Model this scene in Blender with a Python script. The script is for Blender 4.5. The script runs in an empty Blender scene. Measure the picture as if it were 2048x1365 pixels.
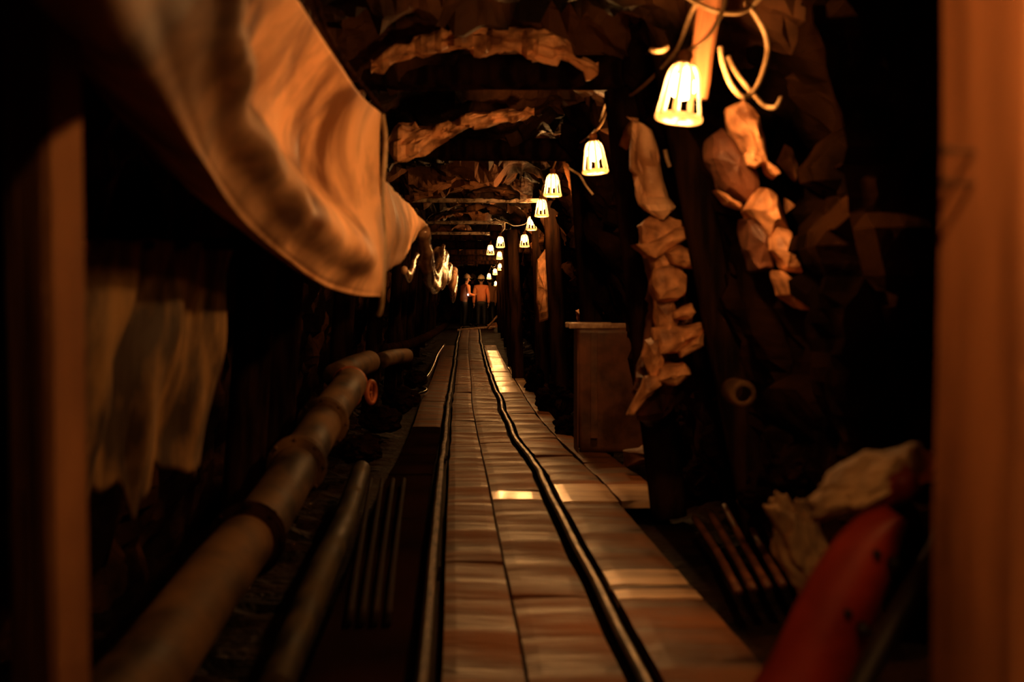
import bpy, bmesh, math, random
from mathutils import Vector, Matrix, noise, Euler
random.seed(7)
S = bpy.context.scene
COL = S.collection
F = 2844.0; VX = 958.0; VY = 600.0          # 50 mm lens on a 36 mm frame; (VX,VY) is where the +Y axis meets the picture
def P(px, py, d):                           # point seen at a pixel of the photograph, at depth d metres
    return Vector(((px-VX)*d/F, d, (VY-py)*d/F))
def lerp(a, b, t): return a+(b-a)*t
def table(xs, ys, x):
    if x <= xs[0]: return ys[0]
    if x >= xs[-1]: return ys[-1]
    for i in range(len(xs)-1):
        if x <= xs[i+1]:
            t = (x-xs[i])/(xs[i+1]-xs[i]); n = len(xs)
            m0 = (ys[i+1]-ys[max(i-1,0)])/(xs[i+1]-xs[max(i-1,0)])
            m1 = (ys[min(i+2,n-1)]-ys[i])/(xs[min(i+2,n-1)]-xs[i]); h = xs[i+1]-xs[i]
            return (2*t**3-3*t*t+1)*ys[i]+(t**3-2*t*t+t)*h*m0+(3*t*t-2*t**3)*ys[i+1]+(t**3-t*t)*h*m1
FD = [-4, 3.8, 5, 6.6, 8.3, 10.7, 13.8, 16.6, 20.3, 25, 32, 40, 46, 55, 64]
FZ = [-1.02,-1.02,-1.03,-1.045,-1.06,-1.14,-1.2,-1.21,-1.215,-1.2,-1.12,-.98,-.9,-.84,-.8]
CX = [.17,.149,.129,.10,.072,.037,-.015,-.062,-.09,-.14,-.22,-.26,-.28,-.3,-.32]
def fz(d): return table(FD, FZ, d)
def cx(d): return table(FD, CX, d)

# ------------------------------------------------------------------ materials
def nd(nt, typ, **k):
    n = nt.nodes.new(typ)
    for a, b in k.items(): setattr(n, a, b)
    return n
def mat(name, c1, c2=None, rough=.6, rough2=None, metal=0, scale=(4,4,4), detail=6, lo=.4, hi=.6, bump=0, bscale=(20,20,20), bdist=.02, spec=.5, coat=0, distort=0, trans=0):
    m = bpy.data.materials.new(name); m.use_nodes = True
    nt = m.node_tree; b = nt.nodes['Principled BSDF']
    b.inputs['Metallic'].default_value = metal; b.inputs['Roughness'].default_value = rough
    b.inputs['Specular IOR Level'].default_value = spec; b.inputs['Coat Weight'].default_value = coat
    b.inputs['Coat Roughness'].default_value = .15
    b.inputs['Base Color'].default_value = (*c1, 1)
    tc = nd(nt, 'ShaderNodeTexCoord')
    if c2 is not None:
        mp = nd(nt, 'ShaderNodeMapping'); mp.inputs['Scale'].default_value = scale
        nt.links.new(tc.outputs['Object'], mp.inputs['Vector'])
        n = nd(nt, 'ShaderNodeTexNoise'); n.inputs['Scale'].default_value = 1; n.inputs['Detail'].default_value = detail; n.inputs['Distortion'].default_value = distort
        nt.links.new(mp.outputs[0], n.inputs['Vector'])
        r = nd(nt, 'ShaderNodeValToRGB'); r.color_ramp.elements[0].position = lo; r.color_ramp.elements[1].position = hi
        r.color_ramp.elements[0].color = (*c1, 1); r.color_ramp.elements[1].color = (*c2, 1)
        nt.links.new(n.outputs['Fac'], r.inputs['Fac']); nt.links.new(r.outputs['Color'], b.inputs['Base Color'])
        if rough2 is not None:
            mr = nd(nt, 'ShaderNodeMapRange'); mr.inputs['From Min'].default_value = lo; mr.inputs['From Max'].default_value = hi
            mr.inputs['To Min'].default_value = rough; mr.inputs['To Max'].default_value = rough2
            nt.links.new(n.outputs['Fac'], mr.inputs['Value']); nt.links.new(mr.outputs[0], b.inputs['Roughness'])
    if bump:
        mp = nd(nt, 'ShaderNodeMapping'); mp.inputs['Scale'].default_value = bscale
        nt.links.new(tc.outputs['Object'], mp.inputs['Vector'])
        n = nd(nt, 'ShaderNodeTexNoise'); n.inputs['Scale'].default_value = 1; n.inputs['Detail'].default_value = 4
        nt.links.new(mp.outputs[0], n.inputs['Vector'])
        bp = nd(nt, 'ShaderNodeBump'); bp.inputs['Strength'].default_value = bump; bp.inputs['Distance'].default_value = bdist
        nt.links.new(n.outputs['Fac'], bp.inputs['Height']); nt.links.new(bp.outputs[0], b.inputs['Normal'])
    if trans:
        t = nd(nt, 'ShaderNodeBsdfTranslucent'); t.inputs['Color'].default_value = (*(c2 or c1), 1)
        mx = nd(nt, 'ShaderNodeMixShader'); mx.inputs[0].default_value = trans
        out = nt.nodes['Material Output']
        nt.links.new(b.outputs[0], mx.inputs[1]); nt.links.new(t.outputs[0], mx.inputs[2]); nt.links.new(mx.outputs[0], out.inputs['Surface'])
    return m
def emit(name, col, st):
    m = bpy.data.materials.new(name); m.use_nodes = True; nt = m.node_tree
    nt.nodes.remove(nt.nodes['Principled BSDF'])
    e = nd(nt, 'ShaderNodeEmission'); e.inputs[0].default_value = (*col, 1); e.inputs[1].default_value = st
    nt.links.new(e.outputs[0], nt.nodes['Material Output'].inputs['Surface']); return m
M = {
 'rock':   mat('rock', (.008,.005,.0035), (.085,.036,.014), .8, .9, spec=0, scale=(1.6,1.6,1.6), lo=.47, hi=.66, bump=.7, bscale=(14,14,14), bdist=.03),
 'ceil':   mat('roof_rock', (.010,.006,.004), (.14,.060,.025), .6, .75, spec=.08, scale=(1.3,1.3,1.3), lo=.45, hi=.62, bump=.7, bscale=(14,14,14), bdist=.03),
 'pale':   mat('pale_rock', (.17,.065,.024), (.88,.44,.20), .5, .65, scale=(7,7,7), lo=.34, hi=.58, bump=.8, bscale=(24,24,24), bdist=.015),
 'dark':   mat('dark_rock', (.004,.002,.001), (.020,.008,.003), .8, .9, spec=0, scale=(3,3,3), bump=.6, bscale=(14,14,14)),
 'ground': mat('wet_ground', (.005,.003,.002), (.02,.009,.004), .6, .8, spec=.04, scale=(3,3,3), bump=.8, bscale=(18,18,18), bdist=.03),
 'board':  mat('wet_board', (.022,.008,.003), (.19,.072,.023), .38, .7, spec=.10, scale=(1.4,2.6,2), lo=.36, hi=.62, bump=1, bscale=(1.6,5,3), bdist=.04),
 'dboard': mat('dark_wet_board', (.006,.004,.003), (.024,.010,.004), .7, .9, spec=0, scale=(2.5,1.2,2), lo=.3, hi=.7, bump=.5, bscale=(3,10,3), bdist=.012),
 'rail':   mat('rail_steel', (.012,.008,.006), (.09,.055,.03), .5, .4, metal=.6, scale=(30,5,30), bump=.3, bscale=(60,12,60), bdist=.004),
 'shade_rust':   mat('shaded_rust', (.006,.004,.003), (.02,.010,.005), .8, .9, spec=.05, scale=(20,6,20)),  # rust, darkened further for the shade in the rail grooves
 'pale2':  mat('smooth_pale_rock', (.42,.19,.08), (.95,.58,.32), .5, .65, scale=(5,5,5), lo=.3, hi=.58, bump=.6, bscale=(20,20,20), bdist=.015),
 'post':   mat('wet_timber', (.007,.004,.003), (.028,.012,.005), .8, .9, spec=0, scale=(14,14,2), bump=.5, bscale=(40,40,4), bdist=.01),
 'wood':   mat('hewn_timber', (.24,.09,.035), (.62,.26,.105), .6, .75, scale=(9,9,1.5), lo=.35, hi=.65, bump=.5, bscale=(30,30,3), bdist=.01),
 'sheet':  mat('tarpaulin', (.20,.08,.03), (.95,.54,.27), .5, .75, spec=.35, scale=(5,3.2,2.4), lo=.34, hi=.6, detail=4, bump=.25, bscale=(14,8,3), bdist=.015, distort=.4),
 'sheet2': mat('glossy_sheet', (.20,.10,.05), (.6,.36,.2), .2, .3, scale=(6,4,2), bump=.3, bscale=(20,20,3), bdist=.015, coat=.6),
 'wood2':  mat('old_timber', (.13,.05,.02), (.34,.15,.055), .7, .8, scale=(9,9,1.5), lo=.35, hi=.65, bump=.5, bscale=(30,30,3), bdist=.01),
 'dpipe':  mat('grimy_hose', (.008,.006,.003), (.06,.04,.016), .6, .8, scale=(6,3,6), lo=.45, hi=.65, spec=.08),
 'litboard':  mat('painted_lamplight_board', (.30,.16,.08), (.9,.62,.38), .25, .4, spec=1, scale=(3,7,2), lo=.25, hi=.55, bump=.6, bscale=(3,12,3), bdist=.02, coat=1),  # lamplight pools and wet reflections painted into the board colour and gloss
 'pipe':   mat('painted_pipe', (.022,.011,.004), (.17,.09,.034), .6, .8, spec=.12, lo=.38, hi=.62, scale=(5,2.4,5), bump=.2, bscale=(12,12,12)),
 'redp':   mat('rusty_red', (.30,.07,.02), (.5,.14,.05), .5, .6, scale=(9,9,9)),
 'red':    mat('red_paint', (.20,.016,.006), (.36,.032,.011), .45, .55, scale=(6,6,6)),
 'hole':   mat('hole_black', (.004,.003,.002)),
 'cloth':  mat('beige_cloth', (.25,.16,.08), (.5,.34,.18), .8, .9, scale=(6,6,6), bump=.6, bscale=(16,16,16), bdist=.02),
 'panel':  mat('sackcloth_panel', (.05,.028,.010), (.46,.26,.09), .7, .85, scale=(7,7,3), lo=.42, hi=.64, bump=.5, bscale=(20,20,4), bdist=.02),
 'iron':   mat('rusted_iron', (.07,.025,.012), (.20,.075,.035), .5, .7, scale=(5,5,5), bump=.3, bscale=(20,20,20), bdist=.01),
 'rim':    mat('worn_rim', (.35,.19,.10), (.6,.4,.25), .4, .5, scale=(20,20,20)),
 'steel':  mat('wet_steel', (.10,.07,.045), (.35,.26,.18), .25, .4, metal=.8, scale=(12,3,12), bump=.3, bscale=(12,12,12)),
 'cable':  mat('pale_cable', (.30,.19,.09), (.5,.34,.18), .4, .5, scale=(20,20,20)),
 'bcable': mat('black_cable', (.012,.009,.007), (.03,.02,.015), .15, .2, scale=(20,20,20), coat=.5),
 'cage':   mat('white_plastic', (.85,.78,.66), None, .4, trans=.32),
 'sock':   mat('brown_socket', (.30,.12,.04), (.4,.18,.06), .4, .5, scale=(20,20,20)),
 'skin':   mat('skin', (.45,.24,.15), None, .5),
 'ojack':  mat('orange_jacket', (.88,.27,.10), (.95,.36,.15), .65, .75, scale=(5,5,2), bump=.4, bscale=(8,8,4), bdist=.03),
 'bjack':  mat('brown_jacket', (.42,.18,.07), (.5,.22,.1), .65, .75, scale=(5,5,2), bump=.4, bscale=(8,8,4), bdist=.03),
 'black':  mat('black_cloth', (.008,.007,.006), None, .6),
 'helm':   mat('cream_helmet', (.85,.68,.42), None, .3, coat=.4),
 'dhelm':  mat('dull_helmet', (.3,.2,.12), None, .4),
 'bulb':   emit('bulb_glow', (1,.43,.125), 860),
 'torch':  emit('torch_glow', (.95,.95,1), 5),
}
# ------------------------------------------------------------------ mesh helpers
def link(name, bm, m, parent=None, smooth=False):
    me = bpy.data.meshes.new(name); bmesh.ops.recalc_face_normals(bm, faces=bm.faces); bm.to_mesh(me); bm.free()
    if isinstance(m, str): m = M[m]
    me.materials.append(m)
    if smooth: me.polygons.foreach_set('use_smooth', [True]*len(me.polygons))
    o = bpy.data.objects.new(name, me); COL.objects.link(o)
    if parent: o.parent = parent
    return o
def tag(o, label, cat, group=None):
    o['label'] = label; o['category'] = cat
    if group: o['group'] = group
    return o
def thing(name, label, cat, loc=(0,0,0), rot=(0,0,0), group=None):
    o = bpy.data.objects.new(name, None); COL.objects.link(o); o.location = loc; o.rotation_euler = rot
    o.empty_display_size = .1
    return tag(o, label, cat, group)
def struct(o): o['kind'] = 'structure'; return o
def centre(o):                              # put the origin of a single-mesh thing at its base
    me = o.data; vs = [v.co for v in me.vertices]
    c = Vector((sum(v.x for v in vs)/len(vs), sum(v.y for v in vs)/len(vs), min(v.z for v in vs)))
    me.transform(Matrix.Translation(-c)); o.location = c
    return o
def shift(pts, loc): return [Vector(p)-Vector(loc) for p in pts]
def spline(pts, n):
    pts = [Vector(p) for p in pts]; out = []
    ext = [pts[0]*2-pts[1]]+pts+[pts[-1]*2-pts[-2]]
    for i in range(1, len(ext)-2):
        a,b,c,d = ext[i-1:i+3]
        for k in range(n):
            t = k/n
            out.append(.5*((2*b)+(c-a)*t+(2*a-5*b+4*c-d)*t*t+(3*b-a-3*c+d)*t**3))
    out.append(pts[-1]); return out
def add_tube(bm, pts, r, n=10, cap=True):
    rings = []; N = len(pts); up = Vector((.03,.05,1)).normalized(); prev = None
    for i, p in enumerate(pts):
        t = (pts[min(i+1,N-1)]-pts[max(i-1,0)]).normalized()
        if prev is None:
            a = t.cross(up if abs(t.dot(up)) < .95 else Vector((1,0,0))).normalized()
        else:
            a = (prev-t*prev.dot(t)).normalized()
        prev = a; b = t.cross(a)
        rr = r[i] if isinstance(r, (list,tuple)) else (r(i/(N-1)) if callable(r) else r)
        rings.append([bm.verts.new(p+(a*math.cos(2*math.pi*k/n)+b*math.sin(2*math.pi*k/n))*rr) for k in range(n)])
    for i in range(N-1):
        for k in range(n):
            bm.faces.new((rings[i][k], rings[i][(k+1)%n], rings[i+1][(k+1)%n], rings[i+1][k]))
    if cap:
        bm.faces.new(rings[0]); bm.faces.new(rings[-1])
def add_box(bm, c, s, rot=None, bevel=0):
    r = bmesh.ops.create_cube(bm, size=1); vs = r['verts']
    bmesh.ops.scale(bm, vec=s, verts=vs)
    if bevel:
        es = {e for v in vs for e in v.link_edges}
        rb = bmesh.ops.bevel(bm, geom=list(es), offset=bevel, segments=2, affect='EDGES', profile=.6)
        vs = list({v for f in rb['faces'] for v in f.verts} | {v for v in vs if v.is_valid})
    mtx = Matrix.Translation(c) @ (rot.to_matrix().to_4x4() if rot else Matrix())
    bmesh.ops.transform(bm, matrix=mtx, verts=vs); return vs
def add_lathe(bm, prof, n=16, c=(0,0,0), cap=True):
    c = Vector(c); rings = []
    for r, z in prof:
        rings.append([bm.verts.new(c+Vector((r*math.cos(2*math.pi*k/n), r*math.sin(2*math.pi*k/n), z))) for k in range(n)])
    for i in range(len(prof)-1):
        for k in range(n):
            bm.faces.new((rings[i][k], rings[i][(k+1)%n], rings[i+1][(k+1)%n], rings[i+1][k]))
    if cap: bm.faces.new(rings[0]); bm.faces.new(rings[-1])
def nvec(q):
    return Vector((noise.noise(q+Vector((17.1,3.3,9.7))), noise.noise(q+Vector((-8.2,21.4,5.1))), noise.noise(q+Vector((4.6,-13.8,31.2)))))
def facet(p, s=1.0, seed=0.0):              # chunky broken-rock noise
    q = Vector(p)*s+Vector((seed, seed*.7, seed*1.3))
    w = q+.35*nvec(q*1.1)
    d, _ = noise.voronoi(w*1.3)
    return .55*noise.noise(q*.7)+.9*(d[1]-d[0]-.3)+.5*(noise.cell(w*1.9))-.25+.15*noise.noise(q*4)
def grid(name, us, vs, f, m, smooth=False):
    bm = bmesh.new(); g = [[bm.verts.new(f(u,v)) for v in vs] for u in us]
    for i in range(len(us)-1):
        for j in range(len(vs)-1): bm.faces.new((g[i][j], g[i+1][j], g[i+1][j+1], g[i][j+1]))
    return link(name, bm, m, smooth=smooth)
def seq(a, b, n): return [a+(b-a)*i/(n-1) for i in range(n)]

# ------------------------------------------------------------------ the gallery itself
DS = seq(-3, 3.9, 50)+seq(4.0, 17, 210)+seq(17.15, 34, 100)+seq(34.4, 62, 60)
SETS = [6.25, 7.35, 11.1, 15.6, 19.9, 22.0, 26.0, 30.4, 34.6, 39.4, 43.5]
def xr(d, z):
    a = .86+.22*(.5-z)
    if d < 6.2: a += .27*min(1,max(0,(z-.15)/.4))*min(1,(6.2-d)/.6)
    if d > 13: a += min(.12,(d-13)*.06)
    if d > 27: a += min(.16,(d-27)*.03)
    if d < 4.5: a += min(1.6, (4.5-d)*9)
    return cx(d)+a
def xl(d, z): return cx(d)-1.22-.14*(.5-z)
def wr(d, v):
    z = fz(d)-.25+v*2.75; p = Vector((xr(d,z), d, z)); p.x += -.16*facet(p, 2.2, 3); return p
def wl(d, v):
    z = fz(d)-.25+v*2.75; p = Vector((xl(d,z), d, z)); p.x += .13*facet(p, 2.2, 9); return p
def gap(d):                                 # distance past the last timber set, 0..1 of a bay
    prev = 1.6
    for s in SETS+[45, 49, 53, 57, 61, 65]:
        if d < s: return (d-prev)/(s-prev)
        prev = s
    return 0
def roof(d, u):
    x = lerp(cx(d)-1.5, xr(d, .9)+.35, u); xc = cx(d)-.05
    g = gap(d); z = 1.32+.30*math.sin(math.pi*min(1, max(0, (1-g)))**.9)*(1-g*.3)-.38*((x-xc)/1.15)**2
    if d > 13: z += .04
    if d > 9: z += .26*min(1,max(0,(x-xc-.25)/.25))*min(1,(d-9)/2)
    p = Vector((x, d, z)); p.z += .20*facet(p, 1.7, 5); p.y += .1*facet(p, 2.3, 11); return p
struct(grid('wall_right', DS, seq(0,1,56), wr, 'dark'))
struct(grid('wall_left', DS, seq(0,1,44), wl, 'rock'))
struct(grid('ceiling', DS, seq(0,1,56), roof, 'ceil'))
def gr(d, u):
    x = lerp(-3.0, 3.4, u); p = Vector((x, d, fz(d)-.11)); off = abs(x-cx(d))
    k = min(1, max(0, (off-.75)/.5)); p.z += k*(.05+.10*facet(p, 3, 2)); return p
struct(grid('floor', DS, seq(0,1,60), gr, 'ground'))
struct(grid('wall_front', seq(-2.2,2.2,40), seq(-1.4,1.7,30), lambda x,z: Vector((x, 61+.3*facet((x,61,z),2), z)), 'rock'))
struct(grid('wall_back', seq(-3,3.4,30), seq(-1.4,2,20), lambda x,z: Vector((x, -2.9+.2*facet((x,0,z),2), z)), 'rock'))
# the niche in the right wall, nearer than the first timber set: its far side
struct(grid('wall_niche', seq(1.12,2.9,44), seq(-1.3,1.6,60), lambda x,z: Vector((x+.22*(.5-z)*(1 if x<1.6 else .2), 4.45+.12*facet((x,4.4,z),2.4,6), z)), 'dark'))

# ------------------------------------------------------------------ rails
def ztop(d): return fz(d)
YR = [(1290,1365),(1240,1270),(1190,1165),(1140,1075),(1105,1000),(1075,940),(1050,905),(1027,870),(1010,830),(998,795),(985,765),(978,745),(972,725),(966,700),(961,680)]
YL = [(845,1365),(856,1240),(864,1130),(871,1050),(877,980),(883,930),(888,890),(893,850),(896,810),(901,780),(905,755),(909,730),(912,700),(916,675)]
def y2d(y):                                 # depth at which the floor is seen on picture row y
    a, b = 2.0, 60.0
    for _ in range(50):
        m = (a+b)/2
        if VY-fz(m)*F/m > y: a = m
        else: b = m
    return a
def railx(tab, d, side):
    ds = [y2d(y) for _, y in tab]; xs = [(x-VX)*dd/F for (x, _), dd in zip(tab, ds)]
    if d < ds[0]: return xs[0]+.0*(d-ds[0])
    if d > ds[-1]: return cx(d)+side*.3
    return table(ds, xs, d)
def WOB(d, side): return (.022*noise.noise((d*.55, side*3, 2))+.010*noise.noise((d*1.3, side*5, 4)))*min(1, max(0,(d-5)/4))
def rail_path(tab, side, n=150):
    out = []
    for i in range(n):
        d = 1.2*(46/1.2)**(i/(n-1)); out.append(Vector((railx(tab, d, side)+WOB(d,side), d, fz(d)+.012+.004*noise.noise((0,d*3,side)))))
    return out
RP = {'left': rail_path(YL,-1), 'right': rail_path(YR,1)}
def rail(path, label):
    root = thing('rail', label, 'rail', path[0]+Vector((0,0,-.06)), group=None)
    o0 = root.location
    for nm, mt, sec in (('rail_head','rail',[(-.014,.001),(-.016,-.006),(.016,-.006),(.014,.001),(.008,.005),(-.008,.005)]),
                        ('rail_web','shade_rust',[(-.019,-.006),(-.019,-.014),(-.006,-.02),(-.006,-.06),(-.035,-.07),(.035,-.07),(.006,-.06),(.006,-.02),(.019,-.014),(.019,-.006)])):
        bm = bmesh.new(); rings = [[bm.verts.new(p+Vector((x,0,z))-o0) for x,z in sec] for p in path]; n = len(sec)
        for a, b in zip(rings, rings[1:]):
            for k in range(n): bm.faces.new((a[k],a[(k+1)%n],b[(k+1)%n],b[k]))
        bm.faces.new(rings[0]); bm.faces.new(rings[-1])
        link(nm, bm, mt, root)
    for i in (34, 62, 88):
        p = path[i]-o0; bm = bmesh.new(); add_box(bm, p+Vector((.016,0,-.038)), (.012,.3,.03), bevel=.003)
        for s in (-.1,-.04,.04,.1): add_tube(bm, [p+Vector((.018,s,-.036)), p+Vector((.032,s,-.036))], .008, 8)
        link('joint_bar', bm, 'shade_rust', root)
rail(RP['left'], 'wavy left-hand steel rail sunk between the wet floor boards')
rail(RP['right'], 'right-hand steel rail curving away between the wet floor boards')
def rx(side, d):
    return railx(YL if side < 0 else YR, d, side)+WOB(d,side)

# ------------------------------------------------------------------ floor boards
def board(xa, xb, d0, d1, label, group, lift=0, tilt=0, seed=0, mt='board'):
    n = max(3, int((d1-d0)/.12)); dm = (d0+d1)/2
    bm = bmesh.new(); rows = []
    for i in range(n+1):
        d = d0+(d1-d0)*i/n; a, b = xa(d), xb(d); z = fz(d)+lift
        row = []
        for k in range(7):
            x = lerp(a, b, k/6); t = k/6-.5
            zz = z+tilt*t*2*.01+.012*noise.noise((x*1.2+seed, d*1.3, 0))+.005*noise.noise((x*1.5, d*4, seed))+(.0 if 0<k<6 else -.003)
            row.append(bm.verts.new((x, d+.006*noise.noise((x*9,d,seed)), zz)))
        for k in (6,0): row.append(bm.verts.new((row[k].co.x, row[k].co.y, z-.035)))
        rows.append(row)
    for A, B in zip(rows, rows[1:]):
        m = len(A)
        for k in range(m): bm.faces.new((A[k],A[(k+1)%m],B[(k+1)%m],B[k]))
    bm.faces.new(rows[0]); bm.faces.new(rows[-1])
    o = link('walkway_board', bm, mt, smooth=False); centre(o)
    return tag(o, label, 'board', group)
G = .052
PAINTED_LIT = (4.86, 5.14, 7.35, 7.42, 18.6, 20, 21.2, 22.4, 23.8, 25.4, 27, 29)  # boards cut and coloured pale to stand for lamplight on the floor
cuts_in_l = [1.5,3.2,5.6,7.3,8.9,11.5,14.2,16.4,18.6,20.4,22.2,24.6,27,29.5,32,35,38,41.5,45]
cuts_in_r = [1.5,2.8,4.9,7.42,7.78,9.8,11.5,14.0,16.3,18.4,20.4,22.4,24.8,27.2,29.8,32,35,38,41.5,45]
cuts_o = [1.5,3.0,4.86,5.02,5.14,5.42,7.35,8.1,8.7,10.3,12.0,13.4,15.2,17.0,18.6,20,21.2,22.4,23.8,25.4,27,29,31.5,34]
lanes = [
 (cuts_in_l, lambda d: rx(-1,d)+G, lambda d: cx(d)-.02-.005, 'wet brown board lying just right of the left rail', 'boards left of the middle seam'),
 (cuts_in_r, lambda d: cx(d)-.02+.005, lambda d: rx(1,d)-G, 'wet brown board lying just left of the right rail', 'boards right of the middle seam'),
 (cuts_o, lambda d: rx(1,d)+G, lambda d: cx(d)+.64, 'wet shiny board on the outer side of the right rail', 'boards outside the right rail'),
 ([7.35,8.1,9.6,11.4,13.4,15.2,17.0,18.6,20,21.2,22.4,23.8,25.4], lambda d: cx(d)+.655, lambda d: cx(d)+(.90 if d<12 else .80), 'wet board at the foot of the right-hand timbers', 'boards along the right edge of the walkway'),
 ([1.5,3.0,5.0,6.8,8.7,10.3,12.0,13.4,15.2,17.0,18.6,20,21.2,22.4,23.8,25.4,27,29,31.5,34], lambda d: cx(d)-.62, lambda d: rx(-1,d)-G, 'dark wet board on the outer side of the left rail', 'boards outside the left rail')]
k = 0
for cuts, a, b, lab, grp in lanes:
    for d0, d1 in zip(cuts, cuts[1:]):
        k += 1
        if d0 in PAINTED_LIT and ('outer side of the right' in lab or 'foot of the right' in lab or d0 == 7.42):
            board(a, b, d0+.008, d1-.008, 'wet board with lamplight painted pale into its colour, right of the middle seam', 'boards with painted lamplight', seed=k*3.7, mt='litboard'); continue
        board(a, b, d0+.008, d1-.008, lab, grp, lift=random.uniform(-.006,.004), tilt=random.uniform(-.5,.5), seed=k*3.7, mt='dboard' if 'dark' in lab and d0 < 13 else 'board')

# ------------------------------------------------------------------ timber sets
def log(bm, a, b, r0, r1, seed=0, n=16, seg=26):
    pts = [Vector(a).lerp(Vector(b), i/seg) for i in range(seg+1)]
    ax = (Vector(b)-Vector(a)).normalized(); u = ax.cross(Vector((0,1,.1))).normalized(); w = ax.cross(u)
    rings = []
    for i, p in enumerate(pts):
        r = lerp(r0, r1, i/seg); ring = []
        for k in range(n):
            t = 2*math.pi*k/n; dirv = u*math.cos(t)+w*math.sin(t)
            rr = r*(1+.10*noise.noise((math.cos(t)*1.4+seed, math.sin(t)*1.4, i*.12))+.05*noise.noise((math.cos(t)*4, math.sin(t)*4+seed, i*.3)))
            ring.append(bm.verts.new(p+dirv*rr))
        rings.append(ring)
    for A, B in zip(rings, rings[1:]):
        for k in range(n): bm.faces.new((A[k],A[(k+1)%n],B[(k+1)%n],B[k]))
    bm.faces.new(rings[0]); bm.faces.new(rings[-1])
order = ['nearest','second','third','fourth','fifth','sixth','seventh','eighth','ninth','tenth','eleventh']
TOPX = [.68,.64,.76,.84,.91,.62,.68,.82,.86,.90,.88]; BOTX = [1.16,.90,.93,.96,.98,.72,.78,.90,.94,.96,.94]
for i, d in enumerate(SETS):
    c = cx(d); r = .075 if i == 0 else .088
    zt = 1.08 if i else 1.32
    o = bmesh.new(); a = Vector((c+BOTX[i], d, fz(d)-.08)); b = Vector((c+TOPX[i], d, zt)); log(o, a, b, r*1.1, r, i*3.1)
    ob = link('timber_prop', o, 'post', smooth=True); centre(ob)
    tag(ob, order[i]+' right-hand round timber prop counted from the camera, leaning outward', 'timber prop', None)
    o = bmesh.new(); a = Vector((c-1.16, d, fz(d)-.08)); b = Vector((c-1.0, d, zt)); log(o, a, b, .09, .08, i*5.1+1)
    ob = link('timber_prop', o, 'post', smooth=True); centre(ob)
    tag(ob, order[i]+' left-hand round timber prop counted from the camera, behind the hanging sheets', 'timber prop', None)
    if i not in (0,3,4,5):
        o = bmesh.new(); log(o, Vector((c-1.12, d, zt+.09)), Vector((c+TOPX[i]+.1, d, zt+.09)), .095, .09, i*7+2)
        ob = link('cap_beam', o, 'post', smooth=True); centre(ob)
        tag(ob, order[i-1]+' dark log cap beam across the roof counted from the camera', 'roof beam', None)
for i, (d, py, pa, pb) in zip((3,4,5), ((15.6,406,800,1078),(19.0,449,830,1010),(23.0,470,850,980))):
    z = (VY-py)*d/F; bm = bmesh.new(); xa, xb = (pa-VX)*d/F, (pb-VX)*d/F
    add_box(bm, Vector(((xa+xb)/2, d, z+.02)), (xb-xa,.012,.03), bevel=.002)
    add_box(bm, Vector(((xa+xb)/2, d, z+.004)), (xb-xa,.08,.010), bevel=.002)
    add_box(bm, Vector(((xa+xb)/2, d, z+.038)), (xb-xa,.08,.010), bevel=.002)
    ob = link('steel_beam', bm, 'steel'); centre(ob)
    tag(ob, order[i-1]+' roof beam from the camera, a thin steel girder with a shiny lower edge', 'roof beam')

bm = bmesh.new(); rings = []
for i in range(24):
    t = i/23; a, b = P(lerp(1400,1372,t), lerp(-40,205,t), 4.92), P(lerp(1448,1412,t), lerp(-40,195,t), 4.92); q = (a+b)/2; hw = (b-a).length/2*(1+.12*noise.noise((t*4,1,1)))
    rings.append([bm.verts.new(q+Vector((x*hw, y*.03, 0))) for x,y in ((-1,-.6),(-.6,-1),(.6,-1),(1,-.5),(1,.8),(-1,.8))])
for A, B in zip(rings, rings[1:]):
    for k in range(6): bm.faces.new((A[k],A[(k+1)%6],B[(k+1)%6],B[k]))
bm.faces.new(rings[0]); bm.faces.new(rings[-1])
ob = link('hanging_board', bm, 'wood'); centre(ob); tag(ob, 'orange-lit wooden board hanging right behind the nearest caged lamp', 'board')
# ------------------------------------------------------------------ rock outcrops standing out of the walls and roof
def outcrop(name, sts, thick, label, cat='rock outcrop', m='pale', axis='z', seed=0, amp=.05, n=44, step=.028, freq=4):
    """sts: (edge1px, edge2px, other px, depth). axis z: columns, rows are picture y; axis x: bands, columns are picture x"""
    key = []
    for a, b, c, d in sts:
        if axis == 'z': p, q = P(a, c, d), P(b, c, d)
        else: p, q = P(c, a, d), P(c, b, d)
        key.append(((p+q)/2, (q-p).length/2))
    L = sum((key[i+1][0]-key[i][0]).length for i in range(len(key)-1)); N = max(8, int(L/step))
    rings = []; bm = bmesh.new()
    for i in range(N+1):
        t = i/N*(len(key)-1); j = min(int(t), len(key)-2); t -= j
        c = key[j][0].lerp(key[j+1][0], t); h = lerp(key[j][1], key[j+1][1], t)
        e = min(1, min(i, N-i)/3+.15); ring = []
        for k in range(n):
            an = 2*math.pi*k/n; ca, sa = math.cos(an), math.sin(an)
            ca = math.copysign(abs(ca)**.75, ca); sa = math.copysign(abs(sa)**.75, sa)
            v = Vector((ca, sa, 0)) if axis == 'z' else Vector((0, sa, ca))
            q = c+Vector((v.x*h, v.y*thick, v.z*h)); f = facet(q, freq, seed)
            q = c+Vector((v.x*(h*e+amp*f), v.y*(thick*e+amp*1.6*f), v.z*(h*e+amp*f)))
            if axis == 'z': q.z += .03*noise.noise(q*6)
            ring.append(bm.verts.new(q))
        rings.append(ring)
    for A, B in zip(rings, rings[1:]):
        for k in range(n): bm.faces.new((A[k],A[(k+1)%n],B[(k+1)%n],B[k]))
    bm.faces.new(rings[0]); bm.faces.new(rings[-1])
    o = link(name, bm, m); centre(o); return tag(o, label, cat)
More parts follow.
